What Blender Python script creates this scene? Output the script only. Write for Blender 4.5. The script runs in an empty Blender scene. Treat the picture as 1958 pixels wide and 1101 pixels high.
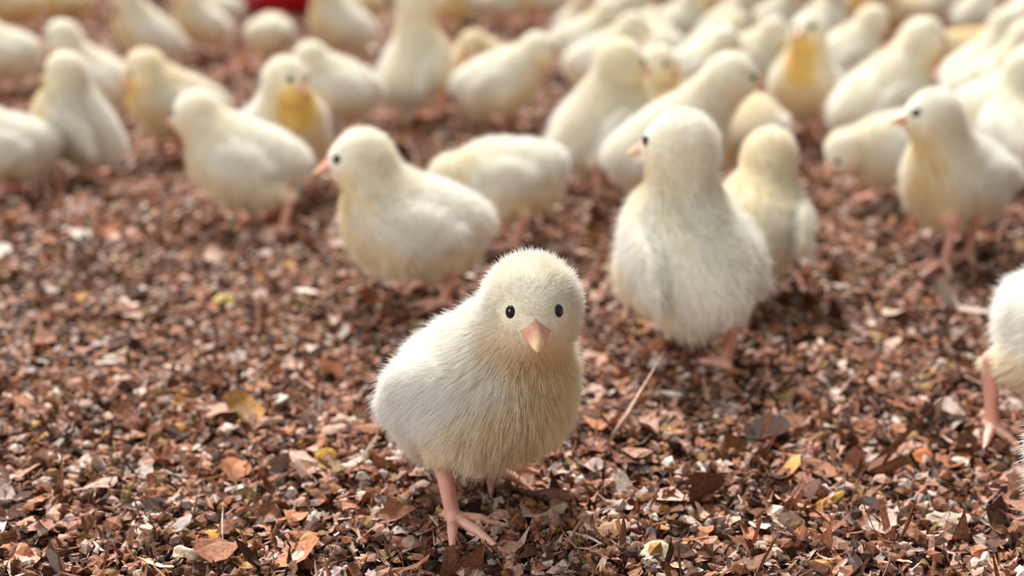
import bpy, math, random
import numpy as np
from mathutils import Vector, kdtree

S = bpy.context.scene
R = math.radians
rng = np.random.default_rng(7)

# ------------------------------------------------------------------ camera, light, exposure
CAM_Z, PITCH, FPX = 0.19, 17.7, 2350.0
IW, IH = 1958.0, 1101.0
cam_d = bpy.data.cameras.new('camera')
cam_d.sensor_width = 36.0
cam_d.lens = FPX / IW * 36.0
cam_d.clip_start = 0.01
cam_d.dof.use_dof = True
cam_d.dof.focus_distance = 0.345
cam_d.dof.aperture_fstop = 8.2
cam = bpy.data.objects.new('camera', cam_d)
cam.location = (0, 0, CAM_Z)
cam.rotation_euler = (R(90 - PITCH), 0, 0)
S.collection.objects.link(cam)
S.camera = cam

S.view_settings.view_transform = 'Standard'
S.view_settings.look = 'None'
S.view_settings.gamma = 1.0
S.view_settings.exposure = 0.4
S.view_settings.use_curve_mapping = False

world = bpy.data.worlds.new('barn_daylight')
S.world = world
world.use_nodes = True
bg = world.node_tree.nodes['Background']
bg.inputs[0].default_value = (0.92, 0.985, 1.0, 1)
bg.inputs[1].default_value = 0.25

def sun(name, elev, azim, angle, strength, col):
    d = bpy.data.lights.new(name, 'SUN')
    d.energy = strength; d.angle = R(angle); d.color = col
    o = bpy.data.objects.new(name, d)
    v = Vector((math.cos(R(elev)) * math.cos(R(azim)), math.cos(R(elev)) * math.sin(R(azim)), math.sin(R(elev))))
    o.rotation_euler = v.to_track_quat('Z', 'Y').to_euler()
    S.collection.objects.link(o)
    return o
sun('daylight', 52, 104, 20, 5.6, (1.0, 0.99, 0.98))
# unseen fill lamp, added at the left to brighten the foreground chick
dd = bpy.data.lights.new('left_fill_light', 'AREA'); dd.shape = 'RECTANGLE'; dd.size, dd.size_y = .5, .6; dd.energy = 5.6; dd.color = (.96, .99, 1.0)
do = bpy.data.objects.new('left_fill_light', dd); do.location = (-.85, -.08, .62)
do.rotation_euler = (Vector(do.location) - Vector((0, .38, .04))).to_track_quat('Z', 'Y').to_euler()
S.collection.objects.link(do)

# ------------------------------------------------------------------ helpers
def ray(u, v):
    d = np.array([(u - IW / 2) / FPX, 1.0, -(v - IH / 2) / FPX])
    c, s = math.cos(R(PITCH)), math.sin(R(PITCH))
    return np.array([d[0], d[1] * c + d[2] * s, -d[1] * s + d[2] * c])
def at(u, v, z=0.0):                       # the point at height z that the photograph shows at pixel u, v
    d = ray(u, v)
    return np.array([0, 0, CAM_Z]) + d * ((z - CAM_Z) / d[2])
def ground_z(x, y):
    return 0.0022 * np.sin(x * 23 + 1.1) * np.cos(y * 17 + .4) + 0.0012 * np.sin(x * 51 + y * 43)

def mesh_obj(name, verts, faces, mats, parent=None, smooth=True):
    m = bpy.data.meshes.new(name)
    faces = np.asarray(faces) if not isinstance(faces, list) else faces
    if isinstance(faces, np.ndarray):
        n, k = faces.shape
        m.vertices.add(len(verts)); m.vertices.foreach_set('co', np.asarray(verts, np.float32).ravel())
        m.loops.add(n * k); m.loops.foreach_set('vertex_index', faces.astype(np.int32).ravel())
        m.polygons.add(n)
        m.polygons.foreach_set('loop_start', np.arange(0, n * k, k, dtype=np.int32))
        m.update(calc_edges=True)
    else:
        m.from_pydata([tuple(v) for v in verts], [], faces)
    if smooth:
        m.polygons.foreach_set('use_smooth', np.ones(len(m.polygons), bool))
    for a in (mats if isinstance(mats, (list, tuple)) else [mats]):
        m.materials.append(a)
    o = bpy.data.objects.new(name, m)
    S.collection.objects.link(o)
    o.parent = parent
    return o
def attr(me, name, vals, kind='FLOAT'):
    a = me.attributes.new(name, kind, 'POINT')
    a.data.foreach_set('value' if kind == 'FLOAT' else 'color', np.asarray(vals, np.float32).ravel())
def tag(o, label, cat, group=None, kind=None):
    o['label'] = label; o['category'] = cat
    if group: o['group'] = group
    if kind: o['kind'] = kind

# ------------------------------------------------------------------ materials
def mat(name):
    m = bpy.data.materials.new(name); m.use_nodes = True
    nt = m.node_tree; nt.nodes.clear()
    return m, nt, nt.nodes, nt.links
def out(nt, sh):
    o = nt.nodes.new('ShaderNodeOutputMaterial'); nt.links.new(sh, o.inputs[0])
def rgb(n, c):
    x = n.new('ShaderNodeRGB'); x.outputs[0].default_value = (*c, 1); return x.outputs[0]
def mix(nt, f, a, b):
    x = nt.nodes.new('ShaderNodeMix'); x.data_type = 'RGBA'
    for sock, v in ((x.inputs[0], f), (x.inputs[6], a), (x.inputs[7], b)):
        if hasattr(v, 'is_linked') or hasattr(v, 'links'): nt.links.new(v, sock)
        else: sock.default_value = v if isinstance(v, float) else (*v, 1)
    return x.outputs[2]
def at_node(nt, name):
    x = nt.nodes.new('ShaderNodeAttribute'); x.attribute_name = name; return x

PALE = (0.94, 0.932, 0.895)
YELL = (0.93, 0.69, 0.22)
def down_material():
    m, nt, n, l = mat('chick_down')
    a = at_node(nt, 'tint')
    col = mix(nt, a.outputs[2], PALE, YELL)
    d = n.new('ShaderNodeBsdfDiffuse'); l.new(col, d.inputs[0])
    t = n.new('ShaderNodeBsdfTranslucent'); l.new(col, t.inputs[0])
    x = n.new('ShaderNodeMixShader'); x.inputs[0].default_value = 0.28
    l.new(d.outputs[0], x.inputs[1]); l.new(t.outputs[0], x.inputs[2])
    out(nt, x.outputs[0]); return m
def body_material():
    m, nt, n, l = mat('chick_skin_and_underdown')
    a = at_node(nt, 'tint'); sk = at_node(nt, 'skin')
    base = mix(nt, a.outputs[2], (0.94, 0.90, 0.77), (0.88, 0.64, 0.23))
    tc = n.new('ShaderNodeTexCoord')
    nz = n.new('ShaderNodeTexNoise'); nz.inputs['Scale'].default_value = 260; nz.inputs['Detail'].default_value = 3
    l.new(tc.outputs['Object'], nz.inputs['Vector'])
    pink = mix(nt, nz.outputs[0], (0.74, 0.34, 0.235), (0.86, 0.51, 0.40))
    col = mix(nt, sk.outputs[2], base, pink)
    p = n.new('ShaderNodeBsdfPrincipled'); l.new(col, p.inputs['Base Color'])
    mr = n.new('ShaderNodeMapRange'); l.new(sk.outputs[2], mr.inputs[0])
    mr.inputs[3].default_value = 0.95; mr.inputs[4].default_value = 0.42
    l.new(mr.outputs[0], p.inputs['Roughness'])
    p.inputs['Specular IOR Level'].default_value = 0.3
    sw = n.new('ShaderNodeMath'); sw.operation = 'MULTIPLY'; sw.inputs[1].default_value = .4
    l.new(sk.outputs[2], sw.inputs[0]); l.new(sw.outputs[0], p.inputs['Subsurface Weight'])
    p.inputs['Subsurface Radius'].default_value = (1.0, .25, .12); p.inputs['Subsurface Scale'].default_value = .004
    wv = n.new('ShaderNodeTexVoronoi'); wv.inputs['Scale'].default_value = 650
    l.new(tc.outputs['Object'], wv.inputs['Vector'])
    b = n.new('ShaderNodeBump'); b.inputs['Strength'].default_value = 0.25; b.inputs['Distance'].default_value = 0.0004
    l.new(wv.outputs[0], b.inputs['Height']); l.new(b.outputs[0], p.inputs['Normal'])
    out(nt, p.outputs[0]); return m
def plain(name, c, rough=0.5, spec=0.5, c2=None, scale=200):
    m, nt, n, l = mat(name)
    p = n.new('ShaderNodeBsdfPrincipled')
    p.inputs['Roughness'].default_value = rough; p.inputs['Specular IOR Level'].default_value = spec
    if c2:
        tc = n.new('ShaderNodeTexCoord'); nz = n.new('ShaderNodeTexNoise'); nz.inputs['Scale'].default_value = scale
        l.new(tc.outputs['Object'], nz.inputs['Vector'])
        l.new(mix(nt, nz.outputs[0], c, c2), p.inputs['Base Color'])
    else:
        p.inputs['Base Color'].default_value = (*c, 1)
    out(nt, p.outputs[0]); return m
def beak_material():
    m, nt, n, l = mat('chick_beak')
    a = at_node(nt, 'tip')
    tc = n.new('ShaderNodeTexCoord'); nz = n.new('ShaderNodeTexNoise'); nz.inputs['Scale'].default_value = 280
    l.new(tc.outputs['Object'], nz.inputs['Vector'])
    base = mix(nt, nz.outputs[0], (.72, .30, .19), (.86, .47, .33))
    col = mix(nt, a.outputs[2], base, (.88, .60, .30))
    p = n.new('ShaderNodeBsdfPrincipled'); l.new(col, p.inputs['Base Color'])
    p.inputs['Roughness'].default_value = .36
    out(nt, p.outputs[0]); return m
def chip_material():
    m, nt, n, l = mat('wood_shaving')
    a = at_node(nt, 'shade')
    tc = n.new('ShaderNodeTexCoord')
    nz = n.new('ShaderNodeTexNoise'); nz.inputs['Scale'].default_value = 900; nz.inputs['Detail'].default_value = 2
    l.new(tc.outputs['Object'], nz.inputs['Vector'])
    hs = n.new('ShaderNodeHueSaturation'); l.new(a.outputs[0], hs.inputs['Color'])
    mr = n.new('ShaderNodeMapRange'); l.new(nz.outputs[0], mr.inputs[0])
    mr.inputs[1].default_value = .3; mr.inputs[2].default_value = .7
    mr.inputs[3].default_value = .6; mr.inputs[4].default_value = 1.3
    l.new(mr.outputs[0], hs.inputs['Value'])
    d = n.new('ShaderNodeBsdfPrincipled'); l.new(hs.outputs[0], d.inputs['Base Color'])
    d.inputs['Roughness'].default_value = 0.75; d.inputs['Specular IOR Level'].default_value = 0.25
    out(nt, d.outputs[0]); return m
def floor_material():
    m, nt, n, l = mat('litter_bed')
    tc = n.new('ShaderNodeTexCoord')
    v = n.new('ShaderNodeTexVoronoi'); v.inputs['Scale'].default_value = 260
    l.new(tc.outputs['Object'], v.inputs['Vector'])
    r = n.new('ShaderNodeValToRGB')
    e = r.color_ramp.elements
    e[0].position = 0.0; e[0].color = (.045, .02, .011, 1)
    e[1].position = 1.0; e[1].color = (.38, .20, .13, 1)
    x = e.new(.5); x.color = (.17, .075, .042, 1)
    sp = n.new('ShaderNodeSeparateColor'); l.new(v.outputs['Color'], sp.inputs[0])
    l.new(sp.outputs[0], r.inputs[0])
    p = n.new('ShaderNodeBsdfPrincipled'); l.new(r.outputs[0], p.inputs['Base Color'])
    p.inputs['Roughness'].default_value = .9; p.inputs['Specular IOR Level'].default_value = .15
    b = n.new('ShaderNodeBump'); b.inputs['Strength'].default_value = .8; b.inputs['Distance'].default_value = .002
    l.new(v.outputs[0], b.inputs['Height']); l.new(b.outputs[0], p.inputs['Normal'])
    out(nt, p.outputs[0]); return m
M_DOWN = down_material(); M_BODY = body_material()
M_EYE = plain('chick_eye', (.006, .005, .006), .08, .6)
M_BEAK = beak_material()
M_NOST = plain('chick_nostril', (.12, .035, .02), .6)
M_CHIP = chip_material(); M_FLOOR = floor_material()
M_RED = plain('red_plastic', (.55, .004, .012), .35, .5, (.48, .003, .01), 20)
M_FEED = plain('feed_mash', (.32, .19, .08), .9, .2, (.45, .30, .14), 300)

# ------------------------------------------------------------------ litter floor and shavings
def build_floor():
    nx, ny = 241, 241
    X, Y = np.meshgrid(np.linspace(-2.6, 2.6, nx), np.linspace(-.6, 4.6, ny))
    V = np.stack([X, Y, ground_z(X, Y) - .0015], -1).reshape(-1, 3)
    i = np.arange(nx * ny).reshape(ny, nx)
    F = np.stack([i[:-1, :-1], i[:-1, 1:], i[1:, 1:], i[1:, :-1]], -1).reshape(-1, 4)
    o = mesh_obj('floor', V, F, M_FLOOR)
    o['kind'] = 'structure'
build_floor()

def lin(c):
    c = np.asarray(c, float) / 255
    return np.where(c <= .04045, c / 12.92, ((c + .055) / 1.055) ** 2.4)
PAL = lin([(184, 138, 116), (152, 102, 76), (200, 164, 144), (122, 78, 52), (210, 188, 172), (88, 56, 40),
           (168, 146, 138), (140, 110, 68), (172, 112, 78), (62, 42, 32), (224, 208, 190), (188, 140, 80)])
PALP = np.array([.17, .16, .10, .14, .05, .12, .08, .05, .09, .09, .015, .02]); PALP /= PALP.sum()

def chip_batch(P, size, lift, tone=1.0, shred=.28, gnx=4, gny=3):
    """curled flakes and slivers: a small grid for each, outline, curl and tilt all random"""
    n = len(P)
    u, v = np.meshgrid(np.linspace(-1, 1, gnx), np.linspace(-1, 1, gny))
    u = u.ravel()[None]; v = v.ravel()[None]
    sliver = rng.random(n) < shred
    L = size * np.clip(rng.lognormal(-.08, .38, n), .4, 2.2); W = L * rng.uniform(.45, .95, n)
    L = np.where(sliver, L * 1.5, L); W = np.where(sliver, W * .3, W)
    k = (gnx * gny)
    ju = rng.uniform(-.22, .22, (n, k)); jv = rng.uniform(-.22, .22, (n, k))
    taper = rng.uniform(.25, 1.0, (n, 1))
    uu = (u + ju) * (1 - .25 * v * v); vv = (v + jv) * (1 - (1 - taper) * np.clip(u * rng.choice([-1, 1], (n, 1)), -1, 1) * .6) * (1 - .3 * u * u)
    x = uu * L[:, None] / 2; y = vv * W[:, None] / 2
    curl = rng.normal(0, 1.0, (n, 1)) / size * 1.5
    curl2 = rng.normal(0, .6, (n, 1)) / size * .6
    z = curl * x * x * .5 + curl2 * y * y + rng.normal(0, .03, (n, k)) * size
    Q = np.stack([x, y, z], -1)
    # tilt then spin
    tilt = np.abs(rng.normal(0, R(32), n)); az = rng.uniform(0, 2 * np.pi, n); sp = rng.uniform(0, 2 * np.pi, n)
    ax = np.stack([np.cos(az), np.sin(az), np.zeros(n)], -1)
    def rot(Q, ax, ang):
        c = np.cos(ang)[:, None, None]; s = np.sin(ang)[:, None, None]
        a = ax[:, None, :]
        return Q * c + np.cross(np.broadcast_to(a, Q.shape), Q) * s + a * (Q * a).sum(-1, keepdims=True) * (1 - c)
    Q = rot(Q, np.tile([[0, 0, 1.]], (n, 1)), sp)
    Q = rot(Q, ax, tilt)
    Q += np.stack([P[:, 0], P[:, 1], ground_z(P[:, 0], P[:, 1]) + lift], -1)[:, None, :]
    i = np.arange(k).reshape(gny, gnx)
    f = np.stack([i[:-1, :-1], i[:-1, 1:], i[1:, 1:], i[1:, :-1]], -1).reshape(-1, 4)
    F = (f[None] + (np.arange(n) * k)[:, None, None]).reshape(-1, 4)
    c = PAL[rng.choice(len(PAL), n, p=PALP)] * rng.uniform(.76, 1.28, (n, 1)) * tone
    C = np.repeat(np.concatenate([np.clip(c, 0, 1), np.ones((n, 1))], 1), k, 0)
    return Q.reshape(-1, 3), F, C
def crumb_batch(P, size, lift, tone=1.0):
    """knobbly crumbs of bark and broken husk"""
    n = len(P)
    b = np.array([(1, 0, 0), (.31, .95, 0), (-.81, .59, 0), (-.81, -.59, 0), (.31, -.95, 0), (.5, .36, .8), (-.6, .1, .85), (.2, -.6, .8), (0, 0, -.8)])
    Q = b[None] * rng.uniform(.6, 1.25, (n, 9, 1)) * (size * rng.uniform(.3, .95, (n, 1, 1)))
    Q *= np.stack([rng.uniform(.7, 1.3, n), rng.uniform(.6, 1.1, n), rng.uniform(.5, .9, n)], -1)[:, None]
    a = rng.uniform(0, 2 * np.pi, n); c, s = np.cos(a)[:, None], np.sin(a)[:, None]
    Q = np.stack([Q[..., 0] * c - Q[..., 1] * s, Q[..., 0] * s + Q[..., 1] * c, Q[..., 2]], -1)
    Q += np.stack([P[:, 0], P[:, 1], ground_z(P[:, 0], P[:, 1]) + lift], -1)[:, None]
    f = np.array([(0, 1, 5), (1, 2, 6), (1, 6, 5), (2, 3, 6), (3, 4, 7), (3, 7, 6), (4, 0, 7), (0, 5, 7), (5, 6, 7),
                  (1, 0, 8), (2, 1, 8), (3, 2, 8), (4, 3, 8), (0, 4, 8)])
    F = (f[None] + (np.arange(n) * 9)[:, None, None]).reshape(-1, 3)
    col = PAL[rng.choice(len(PAL), n, p=PALP)] * rng.uniform(.66, 1.18, (n, 1)) * tone
    C = np.repeat(np.concatenate([np.clip(col, 0, 1), np.ones((n, 1))], 1), 9, 0)
    return Q.reshape(-1, 3), F, C
def wedge(n, y0, y1):
    y = np.sqrt(rng.uniform(y0 ** 2, y1 ** 2, n)) if y0 > .5 else rng.uniform(y0, y1, n)
    w = .50 * y + .10
    return np.stack([rng.uniform(-1, 1, n) * w, y], -1)
def litter(name, batches, label):
    V, F4, F3, C, off = [], [], [], [], 0
    me = bpy.data.meshes.new(name)
    loops, starts, tot = [], [], 0
    for q, f, c in batches:
        V.append(q); C.append(c)
        k = f.shape[1]
        loops.append((f + off).ravel()); starts.append(tot + np.arange(0, f.size, k)); tot += f.size
        off += len(q)
    V = np.concatenate(V).astype(np.float32); C = np.concatenate(C)
    me.vertices.add(len(V)); me.vertices.foreach_set('co', V.ravel())
    L = np.concatenate(loops).astype(np.int32); st = np.concatenate(starts).astype(np.int32)
    me.loops.add(len(L)); me.loops.foreach_set('vertex_index', L)
    me.polygons.add(len(st)); me.polygons.foreach_set('loop_start', st)
    me.update(calc_edges=True)
    me.polygons.foreach_set('use_smooth', np.zeros(len(st), bool))
    attr(me, 'shade', C, 'FLOAT_COLOR')
    me.materials.append(M_CHIP)
    o = bpy.data.objects.new(name, me); S.collection.objects.link(o)
    tag(o, label, 'litter', None, 'stuff')
    return o
def zone(y0, y1, nf, nc, nbig, size, h, tone):
    b = []
    if nc:
        P = wedge(nc, y0, y1); b.append(crumb_batch(P, size * .62, rng.uniform(-.0005, h, nc), tone))
    P = wedge(nf, y0, y1); b.append(chip_batch(P, size, rng.uniform(0, h, nf), tone))
    P = wedge(nf, y0, y1); b.append(chip_batch(P, size * .75, rng.uniform(h * .2, h * 1.05, nf), tone, 1.0, 4, 2))
    if nbig:
        P = wedge(nbig, y0, y1); b.append(chip_batch(P, size * 1.9, rng.uniform(h * .6, h * 1.2, nbig), tone))
    return b
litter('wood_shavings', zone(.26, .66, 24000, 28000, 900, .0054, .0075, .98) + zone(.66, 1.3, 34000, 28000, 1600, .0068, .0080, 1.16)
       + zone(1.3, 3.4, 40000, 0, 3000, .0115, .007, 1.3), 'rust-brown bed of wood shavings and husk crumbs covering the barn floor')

# ------------------------------------------------------------------ chick: one continuous skin from blended volumes
def ell(P, c, r, Rm=None):
    q = P - c
    if Rm is not None: q = q @ Rm
    r = np.asarray(r, float)
    k0 = np.sqrt(((q / r) ** 2).sum(-1)); k1 = np.sqrt(((q / (r * r)) ** 2).sum(-1)) + 1e-9
    return k0 * (k0 - 1) / k1
def cap(P, a, b, ra, rb):
    a = np.asarray(a, float); b = np.asarray(b, float)
    ba = b - a; h = np.clip(((P - a) @ ba) / (ba @ ba), 0, 1)
    return np.sqrt(((P - a - h[..., None] * ba) ** 2).sum(-1)) - (ra + (rb - ra) * h)
def smin(a, b, k):
    h = np.clip(.5 + .5 * (b - a) / k, 0, 1)
    return b + (a - b) * h - k * h * (1 - h)
def rotm(yaw=0, pitch=0, roll=0):           # columns: the frame's axes; pitch > 0 raises the front
    y, p, r = R(yaw), R(pitch), R(roll)
    Rz = np.array([[math.cos(y), -math.sin(y), 0], [math.sin(y), math.cos(y), 0], [0, 0, 1]])
    Ry = np.array([[math.cos(p), 0, -math.sin(p)], [0, 1, 0], [math.sin(p), 0, math.cos(p)]])
    Rx = np.array([[1, 0, 0], [0, math.cos(r), -math.sin(r)], [0, math.sin(r), math.cos(r)]])
    return Rz @ Ry @ Rx

class Pose:
    def __init__(s, pitch=12, zb=41, ne=68, nl=25, hyaw=0, hp=8, hroll=0, feet=None, fat=1.0, wing=0.0, tint=0.0, neckr=.92, tail=2.0, flap=1.0, bib=.34, chest=1.0):
        s.B = rotm(0, pitch); s.C = np.array([0, 0, float(zb)])
        s.N0 = s.loc(17, 0, 8)
        az = R(hyaw * .45)
        s.H = s.N0 + nl * np.array([math.cos(R(ne)) * math.cos(az), math.cos(R(ne)) * math.sin(az), math.sin(R(ne))])
        s.Hm = rotm(hyaw, -hp, hroll)
        s.feet = feet or [(3, 11, 0), (1, -11, 0)]
        s.fat, s.wing, s.tint, s.neckr, s.tail, s.flap = fat, wing, tint, neckr, tail, flap
        s.hyaw, s.bib, s.chest = hyaw, bib, chest
    def loc(s, x, y, z): return s.C + s.B @ np.array([x, y, z], float)
    def hd(s, x, y, z): return s.H + s.Hm @ np.array([x, y, z], float)
    def hock(s, i):
        fx, fy, fr = s.feet[i]
        return np.array([fx - 5.0, fy * .97, min(24.5, s.C[2] - 19)])
    def torso(s, P):
        f = s.fat
        d = ell(P, s.C, (27.5 * f, 22 * f, 21 * f), s.B)
        g = f * s.chest
        d = smin(d, ell(P, s.loc(13, 0, -1 + 22 * (1 - s.chest)), (17 * g, 19 * g, 18.5 * g), s.B), 8)
        d = smin(d, ell(P, s.loc(-16, 0, 0), (16 * f, 17.5 * f, 17 * f), s.B), 8)
        d = smin(d, ell(P, s.loc(-27 * f, 0, 6 + s.tail), (8, 8, 5.5), s.B), 9)
        d = smin(d, cap(P, s.N0 - s.B @ np.array([7, 0, 7]), s.H - s.Hm @ np.array([1.5, 0, 1.0]), 18 * s.neckr * f, 10.6), 9)
        d = smin(d, s.head(P), 6)
        for i, sg in enumerate((1, -1)):
            d = smin(d, cap(P, s.loc(1, sg * 12, -8), s.hock(i) + np.array([0, 0, 2.5]), 12.5, 3.6), 6)
            w = s.wing
            Wm = s.B @ rotm(sg * (-6 - 22 * w), -10 + 6 * w, sg * (-12))
            wc = s.loc(-2 + 5 * (1 - s.flap), sg * (20.0 * f + 4 * w - 1.5 * (1 - s.flap)), 3.5)
            d = smin(d, ell(P, wc, (16.5, 4.0, 10), Wm), 4.2)
            d = smin(d, ell(P, wc + Wm @ np.array([-14 * s.flap, 0, -2.]), (8, 2.4, 4.5), Wm), 2.5)
        return d
    def head(s, P):
        d = ell(P, s.H, (12.6, 11, 11.8), s.Hm)
        d = smin(d, ell(P, s.hd(7.6, 0, -1.8), (8, 7.0, 7.2), s.Hm), 4)
        d = smin(d, ell(P, s.hd(2, 0, -5.5), (9.5, 10.2, 7.5), s.Hm), 5)
        return d
    def legs(s, P):
        d = None
        for i in (0, 1):
            fx, fy, fr = s.feet[i]
            K = s.hock(i); A = np.array([fx, fy, 4.6])
            e = cap(P, K + np.array([1.5, 0, 4]), K, 4.4, 3.0)
            e = smin(e, cap(P, K, A, 2.75, 2.25), 2)
            def dirv(a): a = R(a + fr); return np.array([math.cos(a), math.sin(a), 0])
            for a, L in ((0, 20), (43, 16), (-43, 16), (168, 7)):
                v = dirv(a); A0 = A + np.array([0, 0, -.8])
                m1 = A0 + v * L * .5 + np.array([0, 0, -.3]); t = A0 + v * L; t[2] = 1.3
                e = smin(e, cap(P, A0, m1, 1.95, 1.6), 1.0)
                e = smin(e, cap(P, m1, t, 1.6, .8), .4)
                t2 = t + v * 2.4 + np.array([0, 0, -.9])
                e = smin(e, cap(P, t, t2, .75, .4), .3)
            d = e if d is None else np.minimum(d, e)
        return d

def surface_net(f, lo, hi, h):
    n = np.ceil((hi - lo) / h).astype(int) + 1
    ax = [lo[i] + h * np.arange(n[i]) for i in range(3)]
    D = np.empty(n, np.float32)
    for k0 in range(0, n[0], 24):
        g = np.stack(np.meshgrid(ax[0][k0:k0 + 24], ax[1], ax[2], indexing='ij'), -1)
        D[k0:k0 + 24] = f(g)
    I = D < 0
    s = I[:-1, :-1, :-1].astype(np.int8)
    cnt = np.zeros(np.array(n) - 1, np.int8)
    for a in (0, 1):
        for b in (0, 1):
            for c in (0, 1):
                cnt += I[a:n[0] - 1 + a, b:n[1] - 1 + b, c:n[2] - 1 + c]
    act = (cnt > 0) & (cnt < 8)
    idx = -np.ones(act.shape, np.int64)
    cells = np.argwhere(act); idx[act] = np.arange(len(cells))
    acc = np.zeros((len(cells), 3)); num = np.zeros(len(cells))
    off = [(a, b, c) for a in (0, 1) for b in (0, 1) for c in (0, 1)]
    val = {o: D[cells[:, 0] + o[0], cells[:, 1] + o[1], cells[:, 2] + o[2]].astype(float) for o in off}
    for o in off:
        for d in range(3):
            if o[d] == 0:
                p = list(o); p[d] = 1; p = tuple(p)
                a, b = val[o], val[p]
                m = (a < 0) != (b < 0)
                t = np.where(m, a / np.where(m, a - b, 1), 0)
                q = np.tile(np.array(o, float), (len(cells), 1)); q[:, d] += t
                acc[m] += q[m]; num[m] += 1
    V = (cells + acc / num[:, None]) * h + lo
    F = []
    for d in range(3):
        e, g = [(1, 2), (2, 0), (0, 1)][d]
        sl0 = [slice(None)] * 3; sl1 = [slice(None)] * 3
        sl0[d] = slice(0, n[d] - 1); sl1[d] = slice(1, n[d])
        A, Bq = I[tuple(sl0)], I[tuple(sl1)]
        ch = np.argwhere(A != Bq)
        ok = (ch[:, e] > 0) & (ch[:, g] > 0) & (ch[:, e] < n[e] - 1) & (ch[:, g] < n[g] - 1)
        ch = ch[ok]
        inside = A[ch[:, 0], ch[:, 1], ch[:, 2]]
        def cell(de, dg):
            q = ch.copy(); q[:, e] += de; q[:, g] += dg
            return idx[q[:, 0], q[:, 1], q[:, 2]]
        quad = np.stack([cell(-1, -1), cell(0, -1), cell(0, 0), cell(-1, 0)], -1)
        quad[~inside] = quad[~inside][:, ::-1]
        F.append(quad)
    return V, np.concatenate(F)

def ring_loft(rings):
    k = len(rings[0]); V = [p for r in rings for p in r]; F = []
    for i in range(len(rings) - 1):
        for j in range(k):
            F.append((i * k + j, i * k + (j + 1) % k, (i + 1) * k + (j + 1) % k, (i + 1) * k + j))
    F.append(tuple(range(k))[::-1]); F.append(tuple(range((len(rings) - 1) * k, len(rings) * k)))
    return V, F
def beak_mesh(ps, upper, sc):
    rings = []
    N = 8
    for i in range(N):
        t = i / (N - 1)
        if upper:
            x = 10.5 + 12.3 * t; z = -2.0 - 3.4 * t ** 1.7; w = 5.0 * (1 - t) ** .72 + .4; hh = 5.2 * (1 - t) ** .9 + .6
        else:
            x = 10.5 + 10.0 * t; z = -3.2 - 2.6 * t ** 1.4; w = 4.4 * (1 - t) ** .8 + .3; hh = -(2.2 * (1 - t) ** .8 + .3)
        ring = []
        for a in range(12):
            th = 2 * math.pi * a / 12
            y = w * math.cos(th); s = math.sin(th)
            zz = z + (hh * ((1 - abs(math.cos(th)) ** 1.15) if upper else s) if s >= 0 else hh * .18 * s)
            ring.append(ps.hd(x, y, zz) * sc)
        rings.append(ring if upper else ring[::-1])
    return ring_loft(rings)
def eye_mesh(c, r, nrm):
    q = Vector(nrm).to_track_quat('Z', 'Y').to_matrix(); q = np.array(q)
    V, F = [], []
    nu, nv = 16, 9
    for j in range(nv):
        ph = math.pi * j / (nv - 1)
        for i in range(nu):
            th = 2 * math.pi * i / nu
            V.append(c + q @ np.array([r * math.sin(ph) * math.cos(th), r * math.sin(ph) * math.sin(th), r * .8 * math.cos(ph)]))
    for j in range(nv - 1):
        for i in range(nu):
            F.append((j * nu + i, (j + 1) * nu + i, (j + 1) * nu + (i + 1) % nu, j * nu + (i + 1) % nu))
    return V, F

TIER = {0: (.8, 120000, .042, 1.0), 1: (1.0, 24000, .08, 1.0), 2: (1.35, 7500, .14, 1.0)}
def smooth01(x): x = np.clip(x, 0, 1); return x * x * (3 - 2 * x)

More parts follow.
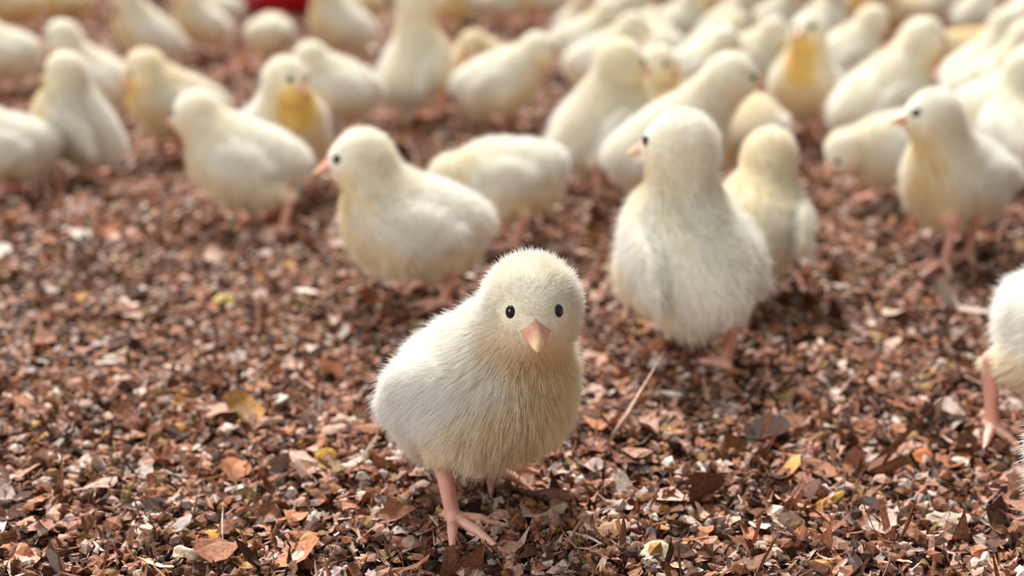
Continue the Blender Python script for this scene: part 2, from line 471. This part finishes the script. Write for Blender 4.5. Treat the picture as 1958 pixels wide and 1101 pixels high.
def make_chick(spot, heading, label, scale=1.0, tier=2, **kw):
    ps = Pose(**kw)
    h, nh, hr, _ = TIER[tier]
    mm = .001 * scale
    f = lambda P: smin(ps.torso(P), ps.legs(P), 1.5)
    pts = [ps.H + 22, ps.H - 22, ps.loc(-48, 0, 0) - 12, ps.loc(40, 0, 0) + 4, np.array([0, 36, 0]), np.array([0, -36, 0])]
    for fx, fy, _r in ps.feet: pts += [np.array([fx - 28, fy - 28, 0]), np.array([fx + 28, fy + 28, 0])]
    for sg in (1, -1): pts.append(ps.loc(-20, sg * (32 + 10 * ps.wing), 0))
    pts = np.array(pts); lo = pts.min(0) - 2; hi = pts.max(0) + 3; lo[2] = -2; hi[2] = max(hi[2], ps.C[2] + 34)
    V, F = surface_net(f, lo, hi, h)
    dT, dL, dH = ps.torso(V), ps.legs(V), ps.head(V)
    skin = smooth01((dT - dL + .3) / 1.6)
    o = mesh_obj('chick', V * mm, F, M_BODY)
    me = o.data
    # colour of the down: whiter back and wings, yellower throat, neck and flanks, partly painted shade
    q = (V - ps.C) @ ps.B
    qh = (V - ps.H) @ ps.Hm
    low = smooth01((-q[:, 2] + 4) / 26)
    neck = np.exp(-((V - (ps.N0 * .5 + ps.H * .5)) ** 2).sum(-1) / (2 * 15 ** 2))
    throat = np.exp(-((V - (ps.N0 * .45 + ps.H * .55 + ps.Hm @ np.array([10, 0, -6.]))) ** 2).sum(-1) / (2 * 11 ** 2))
    # the bib: front of the neck from the chin down to the breast
    throat = np.exp(-(np.maximum(cap(V, ps.hd(7.5, 0, -10), ps.N0 + ps.B @ np.array([18, 0, -6.]), 3, 6), 0) / 6.5) ** 2)
    nz = np.sin(V[:, 0] * .31 + 1.3) * np.sin(V[:, 1] * .27 + heading) * np.sin(V[:, 2] * .29 + 2)
    wingd = np.min([ell(V, ps.loc(-2, sg * 21., 3.5), (19, 7, 11), ps.B @ rotm(0, -10, 0)) for sg in (1, -1)], 0)
    wm = smooth01(-wingd / 3 + .5)
    tint = np.clip(.05 - .16 * wm + .12 * smooth01((-q[:, 2] + 2) / 10) + ps.tint + .32 * low + .18 * neck + ps.bib * throat + .10 * nz, 0, 1)
    attr(me, 'skin', skin); attr(me, 'tint', tint)
    # eyes: where the side of the face meets the air
    eyes = []
    for sg in (1, -1):
        p = ps.hd(8.8, 0, .9); d = ps.Hm @ np.array([.30, sg, .12]); d /= np.linalg.norm(d)
        t = 0.0
        for _ in range(40):
            g = ps.head(np.array([p + d * t]))[0]
            if g > -.02: break
            t += -g * .8
        eyes.append((p + d * (t - .55), d))
    # down
    nrm = np.empty(len(V) * 3, np.float32); me.vertex_normals.foreach_get('vector', nrm); nrm = nrm.reshape(-1, 3).astype(float)
    a, b, c, d4 = (V[F[:, i]] for i in range(4))
    area = .5 * np.linalg.norm(np.cross(c - a, d4 - b), axis=1)
    w = area * np.clip(1 - skin[F].mean(1) * 1.4, 0, 1)
    pick = rng.choice(len(F), nh, p=w / w.sum())
    bu, bv = rng.random((nh, 1)), rng.random((nh, 1))
    wts = np.concatenate([(1 - bu) * (1 - bv), bu * (1 - bv), bu * bv, (1 - bu) * bv], 1)
    fi = F[pick]
    p = (V[fi] * wts[..., None]).sum(1); nn = (nrm[fi] * wts[..., None]).sum(1); nn /= np.linalg.norm(nn, axis=1, keepdims=True)
    ht = (tint[fi] * wts).sum(1)
    hd = (p - ps.H) @ ps.Hm
    inhead = smooth01((-ps.head(p) + 3.5) / 3.5)
    L = 4.6 + 1.6 * smooth01((-((p - ps.C) @ ps.B)[:, 2]) / 20)
    L = L * (1 - inhead) + inhead * (2.9 - 1.5 * smooth01((hd[:, 0] - 3) / 8))
    keep = np.ones(nh, bool)
    for e, dv in eyes:
        r = np.linalg.norm(p - e, axis=1)
        keep &= r > 2.15
        L *= .3 + .7 * smooth01((r - 2.2) / 3)
    bk = (hd[:, 0] > 10.5) & (np.abs(hd[:, 1]) < 4.3) & (hd[:, 2] < 2.0) & (hd[:, 2] > -6)
    keep &= ~bk
    L *= .4 + .6 * smooth01((ps.legs(p) - .5) / 8)
    guard = rng.random(nh) < .14
    L *= rng.uniform(.65, 1.2, nh) * np.where(guard, 1.4, 1.0)
    back = -ps.B[:, 0] * .8 + np.array([0, 0, -.75])
    backh = -ps.Hm[:, 0] * .9 + np.array([0, 0, -.25])
    flow = back[None] * (1 - inhead[:, None]) + backh[None] * inhead[:, None]
    flow = flow - nn * (flow * nn).sum(1, keepdims=True)
    wob = np.stack([np.sin(p[:, 1] * .55 + p[:, 2] * .4), np.sin(p[:, 2] * .5 + p[:, 0] * .45 + 1), np.sin(p[:, 0] * .5 + p[:, 1] * .6 + 2)], -1)
    lay = (.85 - .25 * inhead[:, None]) * np.where(guard, .6, 1.0)[:, None]
    dr = nn * .85 + flow * lay * .75 + wob * .16 + rng.normal(0, .22, (nh, 3))
    dr /= np.linalg.norm(dr, axis=1, keepdims=True)
    p, nn, dr, L, ht, flow = p[keep], nn[keep], dr[keep], L[keep], ht[keep], flow[keep]
    nh = len(p)
    T = np.array([0, .35, .7, 1.0])
    Q = p[:, None] - nn[:, None] * .25 + L[:, None, None] * (T[None, :, None] * dr[:, None] + (T ** 2)[None, :, None] * (flow * .28)[:, None])
    if tier < 2:                                       # tips gather into small tufts
        nc = nh // 26
        ci = rng.choice(nh, nc, replace=False)
        kd = kdtree.KDTree(nc)
        for j, i in enumerate(ci): kd.insert(p[i], j)
        kd.balance()
        near = np.array([kd.find(x)[1] for x in p])
        amt = ((.27 if tier == 0 else .14) * np.clip((L - 2.4) / 2.5, 0, 1))[:, None, None] * (T ** 1.5)[None, :, None]
        Q = Q * (1 - amt) + Q[ci][near] * amt
    Q[..., 2] = np.maximum(Q[..., 2], 1.5)
    hc = bpy.data.hair_curves.new('down')
    hc.add_curves([4] * nh)
    hc.points.foreach_set('position', (Q * mm).astype(np.float32).ravel())
    rad = hr * mm * np.array([1.0, .95, .7, .25])[None] * rng.uniform(.8, 1.2, (nh, 1))
    ra = hc.attributes.get('radius') or hc.attributes.new('radius', 'FLOAT', 'POINT')
    ra.data.foreach_set('value', rad.astype(np.float32).ravel())
    ta = hc.attributes.new('tint', 'FLOAT', 'POINT')
    ta.data.foreach_set('value', np.clip(ht[:, None] + np.array([.26, .10, -.03, -.12])[None] + rng.normal(0, .05, (nh, 1)), 0, 1).astype(np.float32).ravel())
    hc.materials.append(M_DOWN)
    ho = bpy.data.objects.new('down', hc); S.collection.objects.link(ho); ho.parent = o
    for e, dv in eyes:
        mesh_obj('eye', *eye_mesh(e * mm, (2.0 if tier == 0 else 2.5) * mm, dv), M_EYE, o)
    for nm, up in (('upper_beak', True), ('lower_beak', False)):
        bo = mesh_obj(nm, *beak_mesh(ps, up, mm), M_BEAK, o)
        attr(bo.data, 'tip', np.repeat(smooth01((np.arange(8) / 7 - .55) / .45), 12))
        if up and tier < 2:
            for sg in (1, -1):
                mesh_obj('nostril', *eye_mesh(ps.hd(14.2, sg * 2.35, -.75) * mm, .55 * mm, ps.Hm @ np.array([.1, sg, .8])), M_NOST, bo)
    o.location = (spot[0], spot[1], float(ground_z(spot[0], spot[1])) + .0042)
    o.rotation_euler = (0, 0, R(heading))
    tag(o, label, 'chick', 'chicks on the barn litter')
    return o

def chick(u, v, heading, label, scale=1.0, tier=2, footpx=None, **kw):
    z = kw.get('zb', 41) * .001 * scale + .004
    p = at(u, v, z)
    if footpx:                                        # feet stand where the photograph shows them
        c, s = math.cos(R(heading)), math.sin(R(heading)); feet = []
        for q in footpx:
            g = (at(q[0], q[1], .006) - p)[:2] / (.001 * scale)
            feet.append((c * g[0] + s * g[1], -s * g[0] + c * g[1], q[2] if len(q) > 2 else 0))
        kw['feet'] = feet
    else:
        r2 = random.Random(int(u * 7 + v * 13))
        st = r2.uniform(-6, 6)
        kw['feet'] = [(2 + st, 11, r2.uniform(-8, 12)), (2 - st, -11, r2.uniform(-12, 8))]
    CH.append((label, p, scale))
    return make_chick(p, heading, label, scale, tier, **kw)
CH = []
# nearest chicks first, then the flock behind them
chick(921, 758, -45, 'fluffy pale chick in the foreground staring straight at the camera', 1.0, 0, footpx=[(938, 915, 0), (866, 1016, 0)],
      pitch=30, zb=40, ne=50, nl=24.5, hyaw=-41, hp=2, fat=1.0, tail=-10, flap=0.85, neckr=0.84, chest=0.9)
chick(790, 430, 183, 'pale chick in profile facing left, just behind the foreground chick', 1.0, 1, footpx=[(848, 588), (815, 548)],
      pitch=12, ne=68, nl=22, hyaw=8, hp=4, zb=39)
chick(1315, 484, 108, 'tall upright chick seen from behind, head turned left, right of the foreground chick', 1.05, 1, footpx=[(1255, 600), (1388, 700)],
      pitch=34, zb=44, ne=88, nl=26, hyaw=40, hp=2, wing=0, neckr=0.8)
chick(1446, 430, 68, 'chick seen from behind with yellow nape and loose wings, behind the tall upright chick', .92, 1,
      pitch=18, ne=66, nl=22, hyaw=-16, hp=14, wing=0.5, tint=.12, neckr=0.82)
chick(972, 342, 165, 'chick bent low with its head down, behind the profile chick that faces left', .92, 1, footpx=[(985, 480), (960, 462)],
      pitch=-6, ne=-25, nl=20, hyaw=8, hp=30, zb=42, fat=0.96, bib=0.1)
chick(470, 300, 172, 'white chick facing away to the left, half hiding the yellow throated chick', 1.0, 1, footpx=[(542, 440), (515, 415)],
      pitch=14, ne=45, nl=20, hyaw=-14, hp=8)
chick(1832, 345, 220, 'chick near right edge facing left with one pink foot stepping forward', 1.0, 1, footpx=[(1850, 500), (1805, 515)],
      pitch=10, ne=66, nl=28, hyaw=-38, hp=-2, bib=0.3)
chick(2082, 628, -75, 'near chick cut by right edge, pink leg showing below its white side', 1.05, 1, footpx=[(2150, 800), (1895, 825, 0)],
      pitch=15, hyaw=20, flap=0.4)
chick(2232, 935, -60, 'fluffy white sliver of chick at lower right edge', 1.0, 1, pitch=10, flap=0.4)
chick(1275, 275, 12, 'long white chick leaning up to the right with dark eye and orange beak', 1.05, 1,
      pitch=24, ne=46, nl=35, hyaw=-14, hp=10, neckr=1.05)
chick(1148, 238, 38, 'upright chick turned away to the right, left of the long leaning chick', 1.08, 1, footpx=[(1120, 362), (1150, 375)],
      pitch=38, ne=72, nl=21, hyaw=-22, hp=10, tint=.08, bib=0.8)
chick(1435, 250, 80, 'round yellowish chick with head down behind the orange beak of the leaning chick', .92, 1, pitch=8, ne=0, nl=18, hp=30, tint=.16)
chick(1712, 283, 195, 'chick pecking the litter with lowered head beside the stepping chick', 0.9, 1, footpx=[(1690, 375), (1675, 385)],
      pitch=-12, ne=-12, nl=22, hyaw=6, hp=42, bib=0.15)
chick(152, 242, 176, 'tall chick at far left standing upright on orange legs', 0.93, 1, footpx=[(180, 350), (215, 335)],
      pitch=52, ne=84, nl=20, hyaw=-8, hp=6, zb=42)
chick(175, 150, 186, 'chick standing directly behind the tall upright chick at far left', 1.0, 2, pitch=22, ne=70, nl=22)
chick(12, 275, 185, 'low resting chick cut by left edge below the tall upright one', .9, 1, pitch=8, zb=38, ne=60, bib=0.9)
chick(338, 194, 194, 'yellow faced chick facing left behind the white chick facing away', 1.0, 1, pitch=20, ne=58, nl=15, hyaw=12, hp=26, tint=0.14, bib=1.0)
chick(544, 249, -62, 'chick with deep yellow throat looking toward the camera between two profile chicks', 1.02, 1, pitch=30, ne=90, nl=18, hyaw=20, hp=4, tint=0.0, bib=1.2)
chick(643, 163, 192, 'hunched chick with orange beak facing left beside the tallest stretching chick', 1.0, 2, pitch=18, ne=55, nl=12, hyaw=22, hp=20)
chick(792, 126, 50, 'tallest chick stretching its neck up to the top edge on two orange legs', 1.08, 2, footpx=[(800, 225), (850, 212)],
      pitch=54, ne=90, nl=36, hyaw=-20, hp=4, neckr=0.82, tint=.06, zb=46, bib=0.5)
chick(918, 112, -100, 'small chick bowing its yellow face toward the camera behind the right-facing chick', .95, 2, pitch=10, ne=25, nl=20, hp=35, tint=0.22)
chick(952, 155, 8, 'plump chick in profile facing right, centre of the middle row', 1.02, 2, footpx=[(985, 235), (970, 240)], pitch=16, ne=35, nl=23, hp=6)
chick(1236, 200, -58, 'chick facing the camera just above the back of the leaning chick', .98, 2, pitch=34, ne=80, nl=16, hyaw=15, hp=6, tint=.08)
chick(1540, 165, -112, 'upright chick with yellow throat and head raised, right of the leaning chick', 1.05, 2, pitch=26, ne=95, nl=28, hyaw=-10, hp=-6, tint=0.02, bib=1.1)
chick(1425, 115, 8, 'chick with dark eye peering out above the head of the leaning chick', 1.0, 2, pitch=18, ne=50, nl=18, hp=6)
chick(1682, 188, 25, 'large chick leaning up to the right with a golden throat, above the pecking chick', 1.12, 2, pitch=30, ne=48, nl=30, hyaw=-6, hp=12, tint=0.03, bib=1.0)
chick(1612, 115, 20, 'grey-shaded chick facing right between the yellow throated chick and the golden throated one', 1.05, 2, pitch=20, ne=50, nl=22, hp=14)
chick(1900, 212, 18, 'chick behind the neck of the stepping chick, dark shade under its wing', 1.05, 2, pitch=12, ne=55)
chick(1955, 255, 75, 'chick at right edge rising behind the back of the stepping chick', 1.0, 2, pitch=25, ne=75)
chick(1893, 168, 15, 'chick facing right with head at the right edge, second row above the stepping chick', 1.05, 2, pitch=16, ne=60, nl=28)
chick(1875, 130, 25, 'slim chick with raised grey head near upper right corner', 1.05, 2, pitch=24, ne=62, nl=26)
chick(1868, 22, 40, 'chick striped with shade leaning right at upper right, dark litter behind', 1.0, 2, pitch=32, ne=60)
chick(1965, 30, 60, 'grey-white chick in the upper right corner', 1.0, 2, pitch=15)
chick(1840, 94, 5, 'low golden chick between the golden throated chick and the slim one', .9, 2, pitch=0, zb=36, ne=20, nl=18, hp=20, tint=.4)
chick(1715, 18, 180, 'brownish gold chick at the top edge above the golden throated chick', 1.0, 2, pitch=5, tint=.35)
chick(1645, 8, -90, 'bright yellow breasted chick facing forward at the top edge', 1.0, 2, pitch=20, tint=.45)
chick(1788, 5, 60, 'narrow white chick at the top edge seen from behind', .95, 2, pitch=30)
chick(1577, 38, 60, 'pale chick with greenish shaded rump above the yellow throated chick', 1.0, 2, pitch=28)
chick(1478, 40, 15, 'white chick facing right behind the raised head of the yellow throated chick', 1.0, 2, pitch=24, ne=58, nl=30)
chick(1388, 52, 25, 'chick with grey cheek leaning right, third row above the leaning chick', 1.0, 2, pitch=26, ne=50, nl=22)
chick(1362, 0, 90, 'orange-gold chick seen from behind at the top edge', .9, 2, pitch=10, tint=.5)
chick(1296, 42, 10, 'white backed chick with grey shaded breast near the top edge', 1.05, 2, pitch=20)
chick(1366, 96, 30, 'chick wedged behind the neck of the leaning chick, upper of two', .95, 2, pitch=15, ne=40, nl=18)
chick(1322, 130, 20, 'chick wedged behind the neck of the leaning chick, lower of two', .95, 2, pitch=10, ne=40)
chick(1250, 92, 90, 'domed back of a chick behind the one facing the camera', 1.0, 2, pitch=15, ne=30, nl=20, hp=20)
chick(1195, 15, 10, 'broad white chick at the top edge with a tan shaded right side', 1.15, 2, pitch=12)
chick(1102, 48, -50, 'chick with blurred dark eye and orange bib at the top edge', .95, 2, pitch=25, ne=75, nl=24, tint=.05)
chick(1038, 0, 180, 'cream chick at the top edge over pink litter', .95, 2, pitch=10)
chick(1110, 78, 20, 'outer of two nested white backs left of the upright chick', 1.0, 2, pitch=14, ne=45)
chick(1150, 118, 22, 'inner of two nested white backs left of the upright chick', 1.0, 2, pitch=14, ne=45)
chick(868, 8, -80, 'grey and gold chick facing forward at the top edge, over the bowing chick', 1.0, 2, pitch=15, tint=.15)
chick(962, 4, 0, 'beige chick facing right at the top edge, centre', 1.0, 2, pitch=8)
chick(655, 48, 200, 'large chick sloping up to the left beside the red feeder', 1.12, 2, pitch=32, ne=65, nl=28)
chick(700, 2, 90, 'gold chick half hidden behind the sloping chick at the top edge', .95, 2, pitch=12, tint=.35)
chick(518, 68, 88, 'round chick seen from behind, eating at the red feeder', 0.92, 2, pitch=0, ne=-10, nl=16, hp=40, tint=.08)
chick(425, 14, 170, 'white chick beside the left rim of the red feeder', .85, 2, pitch=5, ne=20, nl=18, hp=25)
chick(387, 45, 225, 'grey-white chick with bright back facing lower left near the red feeder', 1.0, 2, pitch=26, ne=70)
chick(285, 66, 198, 'white chick sloping up to the left over a bare stretch of litter', 1.05, 2, pitch=36, ne=62, nl=28)
chick(132, 2, 180, 'chick with belly shade painted brown at the top edge, second from the left corner', 1.0, 2, pitch=5, tint=0.4)  # raised tint puts the belly's shade into the down colour
chick(28, 8, 182, 'chick with belly shade painted brown in the upper left corner', 1.05, 2, pitch=5, tint=0.4)  # belly shade painted in by the tint here too
chick(6, 100, 180, 'chick cut by left edge with dark belly and red-lit legs', 1.0, 2, pitch=8)

# ------------------------------------------------------------------ red feeder at the back
def lathe(name, prof, m, parent, seg=48):
    V, F = [], []
    for r, z in prof:
        for i in range(seg):
            t = 2 * math.pi * i / seg; V.append((r * math.cos(t), r * math.sin(t), z))
    for j in range(len(prof) - 1):
        for i in range(seg):
            F.append((j * seg + i, j * seg + (i + 1) % seg, (j + 1) * seg + (i + 1) % seg, (j + 1) * seg + i))
    return mesh_obj(name, V, F, m, parent)
fd = bpy.data.objects.new('poultry_feeder', None); S.collection.objects.link(fd)
g = at(540, 36)
fd.location = (g[0], g[1] + .085, float(ground_z(g[0], g[1])) + .001)
tag(fd, 'round red plastic feeder at the top edge behind the feeding chick', 'feeder')
lathe('pan', [(.001, .001), (.078, .001), (.086, .006), (.092, .030), (.094, .034), (.090, .034), (.083, .010), (.07, .006), (.001, .006)], M_RED, fd)
lathe('feed', [(.082, .012), (.06, .018), (.03, .021), (.001, .022)], M_FEED, fd)
lathe('hopper', [(.056, .020), (.058, .030), (.060, .045), (.062, .120), (.060, .128), (.02, .150), (.012, .152), (.001, .152)], M_RED, fd)

# ------------------------------------------------------------------ the shavings that lie loose on top near the camera
def shaving(u, v, length, width, turn, curl, tilt, col, label, name='wood_shaving', jag=.12):
    r = np.random.default_rng(int(u + v)); nx, ny = 13, 7
    a, b = np.meshgrid(np.linspace(-1, 1, nx), np.linspace(-1, 1, ny))
    edge = 1 - .35 * np.abs(a) ** 3
    x = a * length / 2 * (1 - .12 * b * b); y = b * edge * width / 2 * (1 + jag * np.sin(a * 9 + r.uniform(0, 6)) + jag * r.normal(0, .6, a.shape) * (np.abs(b) > .9))
    if abs(curl) > .01:
        th = x * curl; x, z = np.sin(th) / curl, (1 - np.cos(th)) / curl
    else: z = 0 * x
    z = z + 0.0003 * np.sin(a * 3 + b * 2) + .00012 * np.sin(b * 22)
    P = np.stack([x, y, z], -1).reshape(-1, 3)
    n = len(P); P = np.concatenate([P, P + np.array([0, 0, 0.0003])])
    P = P @ rotm(turn, tilt[0], tilt[1]).T
    P[:, 2] -= P[:, 2].min()
    i = np.arange(n).reshape(ny, nx)
    f = np.stack([i[:-1, :-1], i[:-1, 1:], i[1:, 1:], i[1:, :-1]], -1).reshape(-1, 4)
    rim = np.concatenate([i[0, :], i[1:, -1], i[-1, -2::-1], i[-2:0:-1, 0]])
    side = np.stack([rim, np.roll(rim, -1), np.roll(rim, -1) + n, rim + n], -1)
    F = np.concatenate([f[:, ::-1], f + n, side])
    o = mesh_obj(name, P, F, M_CHIP)
    attr(o.data, 'shade', np.tile(np.append(lin(col), 1.0), (len(P), 1)) * np.append(1 - .18 * np.abs(np.sin(P[:, 1:2] * 2600)), 0 * P[:, :1] + 1, 1)[:, [0, 0, 0, 1]], 'FLOAT_COLOR')
    g = at(u, v, .006); o.location = (g[0], g[1], float(ground_z(g[0], g[1])) + .0048)
    tag(o, label, 'wood shaving', 'loose shavings on top of the litter')
shaving(396, 1018, .0085, .0065, 20, 60, (8, 14), (226, 150, 62), 'bright orange shaving lying flat in the near left litter')
shaving(345, 1070, .016, .0032, -25, -190, (10, 40), (226, 204, 170), 'pale curled strip of wood at the bottom left of the litter')
shaving(285, 985, .011, .0055, 10, 50, (12, 10), (228, 206, 184), 'cream coloured flake above the orange shaving')
shaving(335, 1000, .012, .009, 40, 60, (14, -14), (176, 158, 148), 'grey weathered flake touching the cream coloured one')
shaving(70, 1012, .014, .009, -30, 50, (10, 12), (160, 120, 100), 'broad brown flake near the lower left corner')
shaving(1255, 1074, .010, .0085, 70, 40, (22, 10), (208, 190, 156), 'squarish straw coloured flake below the foreground chick, right of its feet')
shaving(1420, 1082, .020, .009, -8, 50, (16, -8), (132, 94, 74), 'wide dark brown flake beside the squarish straw coloured one')
shaving(1055, 1000, .013, .0042, 42, 40, (14, 18), (206, 182, 150), 'pale slanting flake just right of the foreground chick foot')
shaving(1170, 1030, .011, .007, 10, 90, (18, 20), (196, 160, 120), 'curled tan husk between two pale flakes, right of the feet')
shaving(1583, 962, .013, .003, 28, 60, (12, 20), (190, 140, 48), 'thin mustard yellow sliver in the shaded right litter')
shaving(1815, 990, .014, .006, -22, 70, (10, 24), (196, 176, 156), 'pale split piece of wood in the lower right litter')
shaving(1448, 850, .012, .004, -22, 40, (8, 14), (190, 176, 140), 'pale greenish flake on the litter below the tall upright chick')
shaving(1765, 862, .007, .006, 40, 60, (18, 22), (212, 126, 72), 'small orange flake left of the pink leg at the right edge')
shaving(620, 880, .009, .008, 60, 60, (24, 12), (176, 132, 44), 'upturned yellow-brown flake left of the foreground chick')
shaving(530, 768, .010, .006, -20, 60, (12, 10), (224, 212, 196), 'whitish flake on the litter far left of the foreground chick')
shaving(430, 585, .009, .010, 80, 50, (30, 16), (214, 190, 110), 'pale yellow flake standing up in front of the white chick facing away')
